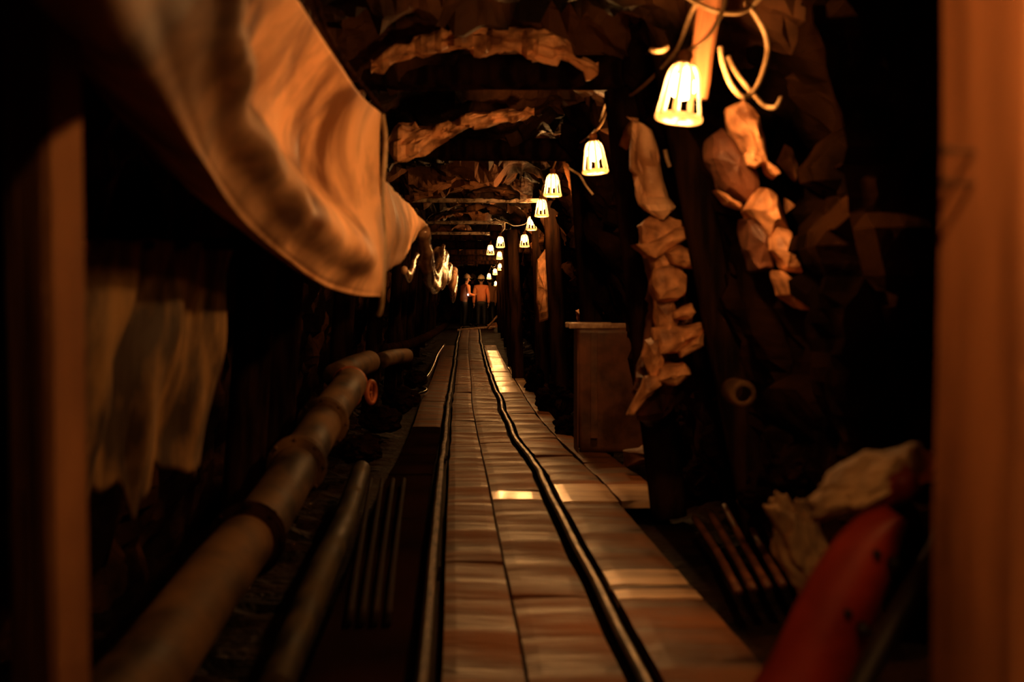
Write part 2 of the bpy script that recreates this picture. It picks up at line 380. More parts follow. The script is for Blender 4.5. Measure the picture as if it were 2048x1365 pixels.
# tall pale column between the first and second right-hand props
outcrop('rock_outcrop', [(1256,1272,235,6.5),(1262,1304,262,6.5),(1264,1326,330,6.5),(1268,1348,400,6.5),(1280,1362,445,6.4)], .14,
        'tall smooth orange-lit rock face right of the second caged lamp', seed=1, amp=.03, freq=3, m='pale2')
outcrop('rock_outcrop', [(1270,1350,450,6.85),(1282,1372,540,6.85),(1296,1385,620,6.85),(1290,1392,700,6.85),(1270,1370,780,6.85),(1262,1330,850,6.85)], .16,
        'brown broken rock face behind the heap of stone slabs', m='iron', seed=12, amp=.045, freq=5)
# stacked slabs under it
def slab(pts, d, th, label, m='pale', seed=0, cat='stone', name='stone_slab', group=None):
    """chunky stone: polygon outline (pixels) at depth d, thickness th, edges roughened and rounded"""
    mx, my = sum(p[0] for p in pts)/len(pts), sum(p[1] for p in pts)/len(pts); gk = 1.24 if 6 < d < 7 and my > 440 else 1.0
    pts = [(mx+(x-mx)*gk, my+(y-my)*gk) for x, y in pts]
    bm = bmesh.new(); c = P(mx, my, d)
    out = []
    for i in range(len(pts)):
        a, b = P(*pts[i], d), P(*pts[(i+1)%len(pts)], d)
        for k in range(5): out.append(a.lerp(b, k/5))
    lay = [(-.5,.72),(-.42,.92),(-.2,1.0),(.2,1.0),(.5,.85)]; rings = []
    for y, s in lay:
        ring = []
        for q in out:
            v = c+(q-c)*s; v.y += y*th; f = noise.noise(v*9+Vector((seed,0,0))); g = noise.noise(v*22+Vector((0,seed,0)))
            v += (q-c).normalized()*(.020*f+.010*g); v.y += .05*f*th/.1*.4; ring.append(bm.verts.new(v))
        rings.append(ring)
    n = len(out)
    for A, B in zip(rings, rings[1:]):
        for k in range(n): bm.faces.new((A[k],A[(k+1)%n],B[(k+1)%n],B[k]))
    for R, y, s in ((rings[0], -.5, 1), (rings[-1], .5, 1)):
        inner = []
        for q, rv in zip(out, R):
            v = c+(rv.co-c)*.45; v.y = rv.co.y+(-.12*th if y < 0 else .1*th)+.02*noise.noise(v*11+Vector((seed,3,0))); inner.append(bm.verts.new(v))
        for k in range(n): bm.faces.new((R[k],R[(k+1)%n],inner[(k+1)%n],inner[k]))
        cc = bm.verts.new(c+Vector((0, y*th+(-.15*th if y < 0 else .1*th), 0)))
        for k in range(n): bm.faces.new((inner[k],inner[(k+1)%n],cc))
    o = link(name, bm, m); centre(o); return tag(o, label, cat, group)
D = 6.6
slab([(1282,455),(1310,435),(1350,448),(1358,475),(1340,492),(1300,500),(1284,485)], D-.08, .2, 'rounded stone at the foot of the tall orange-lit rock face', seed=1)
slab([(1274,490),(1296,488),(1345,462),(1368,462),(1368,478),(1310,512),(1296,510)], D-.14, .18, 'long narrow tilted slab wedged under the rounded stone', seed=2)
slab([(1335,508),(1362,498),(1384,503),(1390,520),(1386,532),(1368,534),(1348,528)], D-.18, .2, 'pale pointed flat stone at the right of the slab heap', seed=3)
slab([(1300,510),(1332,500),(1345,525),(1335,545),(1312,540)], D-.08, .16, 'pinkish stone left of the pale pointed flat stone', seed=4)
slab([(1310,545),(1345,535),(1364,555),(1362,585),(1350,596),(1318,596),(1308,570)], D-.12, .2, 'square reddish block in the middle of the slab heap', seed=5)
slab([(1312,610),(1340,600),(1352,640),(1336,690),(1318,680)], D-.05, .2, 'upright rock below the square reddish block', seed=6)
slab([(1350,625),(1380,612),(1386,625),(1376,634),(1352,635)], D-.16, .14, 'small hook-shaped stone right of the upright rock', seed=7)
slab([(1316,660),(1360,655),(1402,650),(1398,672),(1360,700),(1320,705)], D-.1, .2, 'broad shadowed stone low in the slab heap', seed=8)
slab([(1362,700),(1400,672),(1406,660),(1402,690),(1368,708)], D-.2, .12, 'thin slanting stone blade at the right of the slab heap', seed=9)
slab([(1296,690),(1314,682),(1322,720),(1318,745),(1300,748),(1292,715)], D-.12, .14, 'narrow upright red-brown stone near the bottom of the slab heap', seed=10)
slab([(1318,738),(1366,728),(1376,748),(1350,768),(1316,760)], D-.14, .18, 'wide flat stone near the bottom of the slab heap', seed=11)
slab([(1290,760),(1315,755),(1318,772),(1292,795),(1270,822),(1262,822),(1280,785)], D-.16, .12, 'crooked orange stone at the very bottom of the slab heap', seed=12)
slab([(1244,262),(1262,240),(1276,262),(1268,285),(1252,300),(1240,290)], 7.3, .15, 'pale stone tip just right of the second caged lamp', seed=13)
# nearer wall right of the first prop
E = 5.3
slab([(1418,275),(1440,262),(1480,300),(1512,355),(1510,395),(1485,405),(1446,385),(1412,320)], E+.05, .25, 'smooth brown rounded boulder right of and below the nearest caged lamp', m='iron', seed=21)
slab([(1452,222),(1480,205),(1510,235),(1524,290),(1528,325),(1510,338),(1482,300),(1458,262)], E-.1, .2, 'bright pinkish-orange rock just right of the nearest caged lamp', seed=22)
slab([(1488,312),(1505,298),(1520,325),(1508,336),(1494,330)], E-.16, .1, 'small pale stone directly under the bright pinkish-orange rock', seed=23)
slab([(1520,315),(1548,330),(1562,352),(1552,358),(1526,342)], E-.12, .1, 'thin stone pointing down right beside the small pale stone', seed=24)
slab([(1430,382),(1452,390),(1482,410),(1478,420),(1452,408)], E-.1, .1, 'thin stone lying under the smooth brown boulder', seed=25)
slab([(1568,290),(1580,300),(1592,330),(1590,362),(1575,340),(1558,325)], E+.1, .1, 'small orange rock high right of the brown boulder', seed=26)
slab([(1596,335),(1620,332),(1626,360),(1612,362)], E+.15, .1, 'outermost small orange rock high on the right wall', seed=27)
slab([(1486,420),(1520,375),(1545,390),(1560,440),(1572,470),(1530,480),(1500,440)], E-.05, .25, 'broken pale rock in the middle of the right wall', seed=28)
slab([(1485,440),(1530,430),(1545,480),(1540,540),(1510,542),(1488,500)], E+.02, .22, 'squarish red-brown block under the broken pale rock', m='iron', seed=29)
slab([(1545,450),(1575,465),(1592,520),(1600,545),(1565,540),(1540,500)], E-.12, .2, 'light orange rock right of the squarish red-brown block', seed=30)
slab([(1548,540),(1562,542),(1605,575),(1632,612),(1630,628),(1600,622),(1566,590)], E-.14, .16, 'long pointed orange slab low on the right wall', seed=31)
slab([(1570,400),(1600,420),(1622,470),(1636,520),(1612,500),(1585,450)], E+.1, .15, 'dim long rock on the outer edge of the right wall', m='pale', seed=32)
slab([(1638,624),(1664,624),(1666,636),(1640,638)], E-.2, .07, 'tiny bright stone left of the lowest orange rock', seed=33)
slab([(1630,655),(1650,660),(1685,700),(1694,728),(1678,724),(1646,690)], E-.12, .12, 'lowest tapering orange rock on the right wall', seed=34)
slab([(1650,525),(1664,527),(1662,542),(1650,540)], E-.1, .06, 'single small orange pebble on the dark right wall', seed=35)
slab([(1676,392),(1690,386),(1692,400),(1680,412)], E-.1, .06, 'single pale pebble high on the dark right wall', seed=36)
outcrop('rock_outcrop', [(1440,1560,200,5.75),(1450,1600,300,5.75),(1470,1620,400,5.75),(1500,1640,500,5.7),(1540,1660,600,5.7),(1600,1690,700,5.65),(1620,1700,760,5.6)], .16,
        'dark broad ledge of the right wall carrying the orange-lit rocks', m='rock', seed=4, amp=.05)
# far right-hand wall rocks
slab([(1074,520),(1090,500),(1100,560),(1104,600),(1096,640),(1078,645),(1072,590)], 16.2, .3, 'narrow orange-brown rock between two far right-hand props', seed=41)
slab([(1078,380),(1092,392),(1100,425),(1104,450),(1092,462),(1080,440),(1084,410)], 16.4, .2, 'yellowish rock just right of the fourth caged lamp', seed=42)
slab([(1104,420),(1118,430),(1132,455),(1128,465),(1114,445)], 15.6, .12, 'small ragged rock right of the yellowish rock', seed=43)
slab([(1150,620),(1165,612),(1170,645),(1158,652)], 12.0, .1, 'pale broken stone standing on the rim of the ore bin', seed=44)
# roof ledges
outcrop('roof_ledge', [(116,150,745,6.9),(85,128,800,6.9),(70,118,860,6.85),(62,110,920,6.8),(44,124,975,6.75),(44,128,1040,6.7),(54,130,1090,6.65),(82,138,1130,6.65),(118,142,1165,6.6),(122,150,1196,6.6)], .12,
        'ragged orange-lit roof ledge nearest the camera, above the dark cap beam', axis='x', seed=6, amp=.055, cat='roof rock')
outcrop('roof_ledge', [(238,345,775,9.6),(246,328,815,9.6),(250,300,860,9.6),(238,282,900,9.55),(226,262,945,9.5),(222,254,990,9.5),(215,244,1030,9.5),(218,236,1068,9.5)], .14,
        'sloping orange-lit roof ledge between the first and second dark cap beams', axis='x', seed=8, amp=.05, cat='roof rock')
outcrop('roof_ledge', [(430,450,855,16.6),(420,436,890,16.6),(412,428,930,16.6),(408,424,960,16.6),(410,430,990,16.6),(412,432,1010,16.6)], .15,
        'dim low roof ledge between the far steel girders', m='ceil', axis='x', seed=9, amp=.05, cat='roof rock')
outcrop('roof_ledge', [(375,398,930,13),(372,396,980,13),(380,400,1040,13)], .15,
        'dim brown roof ledge in front of the first steel girder', m='ceil', axis='x', seed=10, amp=.06, cat='roof rock')

# ------------------------------------------------------------------ hanging sheeting on the left
def loft(name, ds, secf, m, label, cat, n=72, solid=.006):
    bm = bmesh.new(); rings = []
    for d in ds:
        pts = secf(d); sp = spline(pts+[pts[0]], 12)[:-1]
        rings.append([bm.verts.new(p) for p in sp])
    for A, B in zip(rings, rings[1:]):
        k = len(A)
        for i in range(k): bm.faces.new((A[i],A[(i+1)%k],B[(i+1)%k],B[i]))
    bm.faces.new(rings[0]); bm.faces.new(rings[-1])
    o = link(name, bm, m, smooth=True); return o
s1 = [.9,1.6,2.2,2.8,3.4,4.0,4.6,5.1,5.45]
T = ([-.36,-.42,-.46,-.5,-.505,-.49,-.455,-.415,-.37], [.96,.95,.93,.88,.84,.815,.77,.725,.71])
Cc = ([-.20,-.30,-.41,-.51,-.52,-.50,-.46,-.41,-.37], [.6,.5,.42,.32,.235,.15,.095,.07,.055])
Lc = ([-.34,-.44,-.517,-.55,-.577,-.546,-.514,-.445,-.378], [.44,.34,.325,.266,.19,.113,.05,.02,.02])
def pleat(p, d, k=.02):
    return k*1.5*noise.noise((p.z*2.2+d*.9, d*3.2, 3.1))+k*.45*noise.noise((p.z*3.2-d, d*9, 8.1))
def sec1(d):
    t = Vector((table(s1,T[0],d), d, table(s1,T[1],d))); c = Vector((table(s1,Cc[0],d), d, table(s1,Cc[1],d))); l = Vector((table(s1,Lc[0],d), d, table(s1,Lc[1],d)))
    end = max(0, (d-4.9)/.55)
    pts = [t]
    for f in (.15,.35,.55,.75,.9):
        q = t.lerp(c, f); q.x += (-.15*math.sin(math.pi*min(1,f*1.3)) + .065*max(0,f-.6)/.3)*(1-end); q.x += pleat(q, d)*(1-.3*end); pts.append(q)
    pts.append(c+Vector((pleat(c,d,.01),0,0)))
    pts.append(c.lerp(l,.5)+Vector((0,0,-.012)))
    pts.append(l)
    w = .28*(1-end*.6)
    pts.append(Vector((l.x-w*.5, d, l.z+.10))); pts.append(Vector((l.x-w, d, l.z+.28))); pts.append(Vector((t.x-w, d, t.z-.06))); pts.append(Vector((t.x-w*.5, d, t.z+.02)))
    return pts
o = loft('tarpaulin', seq(.95,5.3,100)+seq(5.32,5.45,8), sec1, 'sheet', '', '')
root = thing('hanging_tarpaulin', 'huge sagging tarpaulin bundle lit orange, slung from the roof at upper left', 'tarpaulin', (-.5,3.3,.9))
o.name = 'sheet'; o.parent = root; o.data.transform(Matrix.Translation(-root.location))
bm = bmesh.new()
for a in (.12,.3,.5): pass
add_tube(bm, shift(spline([(-.37,5.47,.71),(-.36,5.5,.6),(-.372,5.48,.4),(-.365,5.5,.2),(-.37,5.47,.04),(-.378,5.5,-.03),(-.39,5.52,-.06)], 8), root.location), .011, 8)
link('tie_rope', bm, 'cable', root, True)
bm = bmesh.new()
add_tube(bm, shift(spline([(-.40,3.0,1.0),(-.44,3.7,.90),(-.46,4.2,.82),(-.43,4.8,.77),(-.37,5.5,.73)], 10), root.location), .009, 8)
link('top_rope', bm, 'post', root, True)

s2 = [5.6,6.4,7.4,8.4,9.1,9.6]
def sec2(d):
    zt = table(s2,[.49,.52,.53,.55,.55,.50],d); zb = table(s2,[.06,.14,.20,.32,.42,.47],d); w = table(s2,[.2,.26,.28,.24,.16,.05],d)
    pts = []
    for f in (0,.2,.4,.6,.8,1):
        q = Vector((-.372, d, lerp(zt,zb,f))); q.x += -.03*(1-math.sin(math.pi*f))+pleat(q,d,.03)*(.3+math.sin(math.pi*f)); pts.append(q)
    pts += [Vector((-.37-w*.5,d,zb-.01)), Vector((-.37-w,d,lerp(zb,zt,.4))), Vector((-.37-w*.8,d,zt))]
    return pts
o = loft('sheet', seq(5.6,9.6,90), sec2, 'sheet', '', ''); centre(o); o.name = 'hanging_tarpaulin'
tag(o, 'second orange tarpaulin swag just behind the huge one, tapering upward', 'tarpaulin')
def swag(name, ds, zs, wid, label, m='sheet2', x=-.37, seed=0, th=.045, xo=0):
    """a band of sheeting hanging as a loop along the tunnel; ds/zs = the lower edge"""
    bm = bmesh.new(); rings = []; N = 70
    for i in range(N+1):
        d = lerp(ds[0], ds[-1], i/N); z = table(ds, zs, d); w = wid*(.75+.5*math.sin(math.pi*i/N)); c = x+xo*math.sin(math.pi*i/N)
        ring = []
        for k in range(26):
            a = 2*math.pi*k/26
            q = Vector((c+th*math.cos(a), d, z+w/2+w/2*math.sin(a)))
            q.x += .010*noise.noise((q.z*14+seed, d*.8, seed)); q.z += .006*noise.noise((q.x*12, d*1.5, seed+3))
            ring.append(bm.verts.new(q))
        rings.append(ring)
    for A, B in zip(rings, rings[1:]):
        for k in range(26): bm.faces.new((A[k],A[(k+1)%26],B[(k+1)%26],B[k]))
    bm.faces.new(rings[0]); bm.faces.new(rings[-1])
    o = link(name, bm, m, smooth=True); centre(o); return tag(o, label, 'plastic sheet')
swag('sheet_loop', [9.5,10.1,11.2,12.2,13.2,13.9], [.42,.18,.06,.07,.26,.45], .09, 'deep U-shaped loop of shiny plastic sheet behind the second orange swag', seed=1)
swag('sheet_loop', [9.7,10.3,11.2,12.2,13.3,13.8], [.46,.28,.17,.18,.32,.5], .05, 'thinner inner fold hanging inside the deep U-shaped plastic loop', seed=5, th=.02, x=-.35)
swag('sheet_loop', [9.0,9.7,10.6], [.16,.12,.3], .07, 'small lower fold of sheet left of the deep U-shaped loop', seed=6, th=.02, x=-.47)
swag('sheet_loop', [13.8,14.6,15.8,16.8], [.32,.14,.13,.40], .26, 'bright crumpled sheet bundle just beyond the deep U-shaped loop', seed=2, th=.05, x=-.40)
swag('sheet_loop', [16.8,18,19.2,20.4], [.36,.2,.22,.42], .16, 'third loop of plastic sheet, far down the left side', seed=3, x=-.42)
swag('sheet_loop', [20.4,22,23.4,25], [.34,.16,.15,.42], .22, 'rounded pale sheet bag far down the left side', seed=4, th=.06, x=-.43, m='sheet')
swag('sheet_loop', [25,27,29,31], [.3,-.05,.02,.4], .24, 'farthest visible sheet swag on the left, long and drooping', seed=8, th=.05, x=-.50)

# ------------------------------------------------------------------ caged lamps
LAMPS = [(1365,168,92,4.6),(1188,305,52,8.2),(1105,364,36,11.85),(1083,411,28,15.2),(1063,443,22,19.4),(1049,478,20,21.3),(1001,481,18,23.7),(981,497,16,26.7),
         (999,509,12.5,34),(1000,532,11,38.8),(990,542,10,42.7),(978,551,9,46.5),(992,566,5,53.5)]
bm = bmesh.new(); add_lathe(bm, [(.012,.052),(.014,.036),(.026,.022),(.042,.006),(.045,-.010),(.037,-.034),(.018,-.050),(.003,-.054)], 12); bulb_me = link('bulb', bm, 'bulb', smooth=True)
bm = bmesh.new(); add_lathe(bm, [(.014,.106),(.022,.102),(.024,.085),(.019,.078),(.019,.066),(.028,.060),(.028,.048),(.015,.046)], 16); sock_me = link('socket', bm, 'sock', smooth=True)
def cage_bm():
    bm = bmesh.new(); prof = [(.026,.062),(.040,.052),(.050,.032),(.056,.008),(.060,-.02),(.066,-.055),(.072,-.095),(.074,-.110)]
    add_lathe(bm, [(.024,.068),(.030,.066),(.034,.058),(.030,.054),(.024,.058)], 24, cap=False)
    for s in range(9):
        a0 = 2*math.pi*s/9+.2; outer = []; inner = []
        for r, z in prof:
            hw = .0085
            for lst, rr in ((outer, r), (inner, r-.004)):
                lst.append([bm.verts.new((rr*math.cos(a0)-q*hw*math.sin(a0), rr*math.sin(a0)+q*hw*math.cos(a0), z)) for q in (-1,1)])
        for i in range(len(prof)-1):
            bm.faces.new((outer[i][0],outer[i][1],outer[i+1][1],outer[i+1][0])); bm.faces.new((inner[i][1],inner[i][0],inner[i+1][0],inner[i+1][1]))
            bm.faces.new((outer[i][0],outer[i+1][0],inner[i+1][0],inner[i][0])); bm.faces.new((outer[i][1],inner[i][1],inner[i+1][1],outer[i+1][1]))
    bm2p = [(.076,-.105),(.077,-.112),(.076,-.120),(.070,-.124),(.052,-.124),(.052,-.120),(.068,-.119),(.070,-.112),(.070,-.106),(.076,-.105)]
    add_lathe(bm, bm2p, 32, cap=False)
    add_box(bm, Vector((0,0,-.122)), (.115,.008,.004)); add_box(bm, Vector((0,0,-.122)), (.008,.115,.004))
    return bm
cage_me = link('lamp_cage', cage_bm(), 'cage')
lamp_lab = ['nearest and largest white-caged mine lamp glowing in front of an orange-lit board','second nearest white-caged mine lamp, half the size of the nearest',
 'third caged lamp from the camera, its bulb showing in a darker cage','fourth caged lamp from the camera, hanging under the brown roof ledge','fifth caged lamp from the camera, just above another lamp',
 'sixth caged lamp from the camera, lowest of the near row','seventh caged lamp, upper right of the far cluster','eighth caged lamp, leftmost of the far cluster',
 'ninth caged lamp, small, straight below the upper right lamp of the far cluster','tenth caged lamp, small, lowest in line above the orange pole','eleventh caged lamp, tiny, between two others above the visitors',
 'twelfth caged lamp, tiny, above the right-hand visitor','farthest, smallest caged lamp beside the orange pole']
CORD = {0:[(1362,112),(1385,98),(1412,78),(1432,48),(1446,20),(1452,-10)],1:[(1192,262),(1203,248),(1213,225),(1230,205),(1243,190)],2:[(1106,332),(1112,322),(1118,312),(1121,300)],3:[(1083,388),(1085,376),(1090,366)]}
for i, (px, py, w, d) in enumerate(LAMPS):
    loc = P(px, py, d); root = thing('caged_lamp', lamp_lab[i], 'lamp', loc, (0, math.radians([9,4,0,1,3,0,0,0,2,0,0,0,0][i])*1, .3*i), None)
    root.rotation_euler = (math.radians(-3), math.radians(7 if i == 0 else (-4 if i == 1 else 0)), 0)
    for src in (bulb_me, sock_me, cage_me):
        if i == 0: c = src
        else: c = src.copy(); COL.objects.link(c)
        c.parent = root
        if src is cage_me: c.rotation_euler = (0,0,.37*i)
    if i in CORD: pts = [P(x,y,d) for x,y in CORD[i]]
    else:
        top = P(px, py, d)+Vector((0,0,.10)); pts = [top, top+Vector((.02,0,.06)), top+Vector((.05,.02,.12)), top+Vector((.07,.03,.22))]
    mi = (Matrix.Translation(loc) @ root.rotation_euler.to_matrix().to_4x4()).inverted()
    pts = [mi @ p for p in pts]; pts[0] = Vector((0,0,.1))
    bm = bmesh.new(); add_tube(bm, spline(pts, 8), .0075 if i < 3 else .008, 8); link('lamp_cord', bm, 'cable', root, True)
# supply cable slung from lamp to lamp
def tube_thing(name, pts, r, m, label, cat, n=8, sp=10, group=None):
    bm = bmesh.new(); add_tube(bm, spline(pts, sp), r, n); o = link(name, bm, m, smooth=True); centre(o); return tag(o, label, cat, group)
pts = []
for a, b in zip(LAMPS, LAMPS[1:]):
    A = P(a[0],a[1],a[3])+Vector((.085,.03,.30)); B = P(b[0],b[1],b[3])+Vector((.085,.03,.30)); pts.append(A)
    pts.append(A.lerp(B,.33)+Vector((.05,0,-.05+.03*noise.noise(A*3)))); pts.append(A.lerp(B,.7)+Vector((.03,0,-.07)))
tube_thing('supply_cable', [P(1700,-120,3.6)]+pts, .009, 'cable', 'pale supply cable slung along the roof between the caged lamps', 'cable')
tube_thing('cable_loop', [P(1440,96,4.75),P(1446,130,4.72),P(1462,170,4.7),P(1482,192,4.7),P(1500,190,4.72),P(1520,160,4.75),P(1534,110,4.8),P(1530,70,4.8),P(1512,35,4.8),P(1490,5,4.8)], .0095, 'cable', 'large hanging loop of pale cable right of the nearest lamp', 'cable')
tube_thing('cable_loop', [P(1456,115,4.9),P(1468,140,4.85),P(1488,168,4.8),P(1508,190,4.82),P(1530,212,4.85),P(1552,214,4.85),P(1562,196,4.9)], .0085, 'cable', 'shorter cable end drooping below the large pale loop', 'cable')
tube_thing('cable_loop', [P(1330,-30,4.9),P(1380,0,4.75),P(1425,22,4.7),P(1470,28,4.75),P(1500,15,4.8),P(1525,-10,4.8)], .009, 'cable', 'pale cable crossing the top of the picture above the nearest lamp', 'cable')
tube_thing('cable_clip', [P(1302,101,4.8),P(1312,104,4.78),P(1325,102,4.78),P(1333,96,4.8)], .009, 'cable', 'short pale wire end just left of the nearest lamp', 'cable', sp=6)
tube_thing('wire_bundle', [P(1136,336,9.5),P(1148,344,9.5),P(1160,352,9.4),P(1172,372,9.4),P(1186,390,9.4)], .008, 'cable', 'short tangle of pale wire left below the second lamp', 'cable', sp=6)
tube_thing('insulated_wire', [P(1330,300,6.4),P(1334,318,6.4),P(1340,334,6.4)], .01, 'cable', 'short hanging wire end right of the tall orange rock face', 'cable', sp=6)

# ------------------------------------------------------------------ foreground posts and panel
def hewn(name, cx0, y0, z0, z1, hw, hd, rotz, m, label, seed, lean=(0,0), cham=.22):
    root = thing(name, label, 'post', (cx0, y0, z0), (0,0,rotz)); bm = bmesh.new(); rings = []
    base = [(-1,-1+cham),(-1+cham,-1),(-.3,-1),(.3,-1),(1-cham,-1),(1,-1+cham),(1,-.3),(1,.3),(1,1-cham),(1-cham,1),(.3,1),(-.3,1),(-1+cham,1),(-1,1-cham),(-1,.3),(-1,-.3)]
    for i in range(50):
        t = i/49; z = (z1-z0)*t
        rings.append([bm.verts.new((x*hw*(1+.05*noise.noise((x*2,z*3,seed)))+lean[0]*t, y*hd*(1+.05*noise.noise((y*2,z*3,seed+4)))+lean[1]*t, z)) for x,y in base])
    n = len(base)
    for A, B in zip(rings, rings[1:]):
        for k in range(n): bm.faces.new((A[k],A[(k+1)%n],B[(k+1)%n],B[k]))
    bm.faces.new(rings[0]); bm.faces.new(rings[-1])
    link('timber', bm, m, root); return root
pr = hewn('timber_post', .655, 1.62, -1.05, 1.12, .105, .10, math.radians(14), 'wood', 'thick orange-lit timber post filling the right edge of the picture', 2, lean=(.02,0))
for py in (300, 365):
    w = P(1914, py, 1.6); loc = Matrix.Rotation(-math.radians(14),3,'Z') @ (w-Vector((.655,1.62,-1.05)))
    bm = bmesh.new(); add_tube(bm, [loc+Vector((-.012,0,0)), loc+Vector((.03,.004,0))], .0035, 8); add_tube(bm, [loc+Vector((-.014,0,0)), loc+Vector((-.011,0,0))], .006, 8)
    link('nail', bm, 'steel', pr)
hewn('timber_post', -.63, 2.1, -1.1, .95, .085, .030, math.radians(-50), 'wood2', 'timber post at the far left with one orange-lit edge', 5, lean=(-.03,0))
# sackcloth lining panel
bm = bmesh.new(); a0, a1 = P(140,480,3.1), P(462,482,4.2)
rows = []
for i in range(60):
    u = i/59; p = a0.lerp(a1, u); bot = -.44+.16*noise.noise((u*5,0,2))-.05*u+.08*noise.noise((u*19,0,2))
    row = []
    for j in range(40):
        v = j/39; z = lerp(p.z+.01*noise.noise((u*8,1,1)), bot, v)
        row.append(bm.verts.new((p.x-.03*math.sin(u*17+v*2)*(.4+v)*.6-.10*v+.03*noise.noise((u*9,v*3,5)), p.y+.03*noise.noise((u*12,v*2,7)), z)))
    rows.append(row)
for A, B in zip(rows, rows[1:]):
    for j in range(39): bm.faces.new((A[j],A[j+1],B[j+1],B[j]))
o = link('cloth_panel', bm, 'panel', smooth=True); centre(o)
md = o.modifiers.new('t','SOLIDIFY'); md.thickness = .012
tag(o, 'ragged brown sackcloth panel hung on the left wall behind the foreground post', 'cloth panel')
bm = bmesh.new(); add_tube(bm, [a0+Vector((-.03,.02,-.01)), a1+Vector((.02,.02,-.01))], .018, 10); o = link('support_bar', bm, 'post', smooth=True); centre(o)
tag(o, 'dark bar along the top of the ragged sackcloth panel', 'bar')

# ------------------------------------------------------------------ pipe line on the left
PP = [(-.80,2.2,-.90),(-.79,3.3,-.885),(-.785,4.2,-.83),(-.78,5.2,-.79),(-.78,6.2,-.70),(-.78,7.3,-.60),(-.77,8.6,-.50)]
sp = spline(PP, 20); root = thing('pipe_line', 'thick brown pipe running up from the bottom left corner along the left wall', 'pipe', (-.78,3.0,-1.05))
def part_range(a, b): return [p-root.location for p in sp if a <= p.y <= b]
cuts = [2.2,4.75,6.05,7.05,8.5]
for a, b in zip(cuts, cuts[1:]):
    bm = bmesh.new(); add_tube(bm, part_range(a, b+.08), .098, 24); link('pipe_section', bm, 'pipe', root, True)
for c in cuts[1:-1]:
    seg = part_range(c-.09, c+.16); bm = bmesh.new(); m0 = seg[len(seg)//2]; t = (seg[-1]-seg[0]).normalized()
    add_tube(bm, [m0-t*.03, m0-t*.012], .128, 24); add_tube(bm, [m0+t*.012, m0+t*.03], .128, 24); add_tube(bm, [m0-t*.07, m0+t*.07], .110, 24)
    u = t.cross(Vector((0,0,1))).normalized(); w = t.cross(u)
    for k in range(8):
        q = m0+(u*math.cos(k*math.pi/4)+w*math.sin(k*math.pi/4))*.118; add_tube(bm, [q-t*.045, q+t*.045], .009, 6)
    link('flange', bm, 'post' if c < 6 else 'pipe', root, True)
# red valve at the far end of it
v = thing('gate_valve', 'rusty orange-red valve with round hand wheel on the left pipe line', 'valve', P(700,775,8.75)-Vector((0,0,.12)))
v0 = v.location; c0 = P(694,778,8.75)-v0
bm = bmesh.new(); add_tube(bm, [c0+Vector((0,-.1,-.03)), c0+Vector((0,0,0)), c0+Vector((.01,.12,.03))], [.10,.075,.11], 20); add_tube(bm, [c0, c0+Vector((.13,0,.0))], .04, 16); link('valve_body', bm, 'redp', v, True)
bm = bmesh.new(); wc = c0+Vector((.15,0,-.02)); ringp = [wc+Vector((.02*math.cos(a),.065*math.cos(a)-.02,.065*math.sin(a))) for a in [2*math.pi*k/24 for k in range(25)]]
add_tube(bm, ringp, .016, 10, cap=False)
for k in range(4):
    a = k*math.pi/2; add_tube(bm, [wc, wc+Vector((0,.062*math.cos(a)-.02,.062*math.sin(a)))], .008, 6)
link('hand_wheel', bm, 'redp', v, True)
# pipe continuing
tube_thing('pipe', [P(672,752,9.3),P(700,738,9.8),P(738,724,10.6)], .085, 'pipe', 'short pale pipe length just behind the red valve', 'pipe', n=20)
tube_thing('pipe', [P(762,722,12),P(785,715,12.6),P(812,712,13.4)], .07, 'pipe', 'second pale pipe length farther behind the red valve', 'pipe', n=20)
tube_thing('pipe', [P(770,700,14.5),P(822,688,17),P(865,668,22),P(893,650,30)], .06, 'post', 'dark far pipe along the left wall toward the visitors', 'pipe', n=16)
tube_thing('hose', [P(540,1400,3.9),P(600,1250,4.6),P(640,1150,5.2),P(668,1090,5.8),P(690,1040,6.6),P(716,960,8.0),P(722,940,8.4)], .055, 'dpipe', 'dim thinner hose between the thick pipe and the left rail', 'hose', n=16)
tube_thing('black_hose', [P(888,690,30),P(874,712,26),P(868,728,24),P(858,748,21.5),P(846,762,20),P(838,772,19),P(852,782,18),P(836,790,17.4),P(818,796,16.8),P(796,810,15.6)], .028, 'bcable', 'wet black hose snaking along the left edge of the boards', 'hose', n=12)
# bundles of steel bars lying beside the walkway
def bars(lst, label, group, r=.016, m='iron'):
    for pts in lst:
        bm = bmesh.new(); pv = [P(*p) for p in pts]
        for q in pv: q.z = max(q.z, fz(q.y)+r+.006)
        add_tube(bm, spline(pv, 6), r, 8); o = link('steel_bar', bm, m, smooth=True); centre(o); tag(o, label, 'bar', group)
bars([[(1392+k*30, 1040-k*12, 6.6+k*.1),(1436+k*29,1140-k*8,5.7+k*.06),(1482+k*30,1250-k*6,4.85+k*.04)] for k in range(5)], 'thin wet steel bar lying beside the right-hand boards', 'steel bars right of the walkway')
bars([[(696+k*26, 1290, 4.4),(716+k*24,1120,5.6),(742+k*22,960,8.0)] for k in range(4)], 'thin wet steel bar lying left of the left rail', 'steel bars left of the walkway', .012, 'shade_rust')
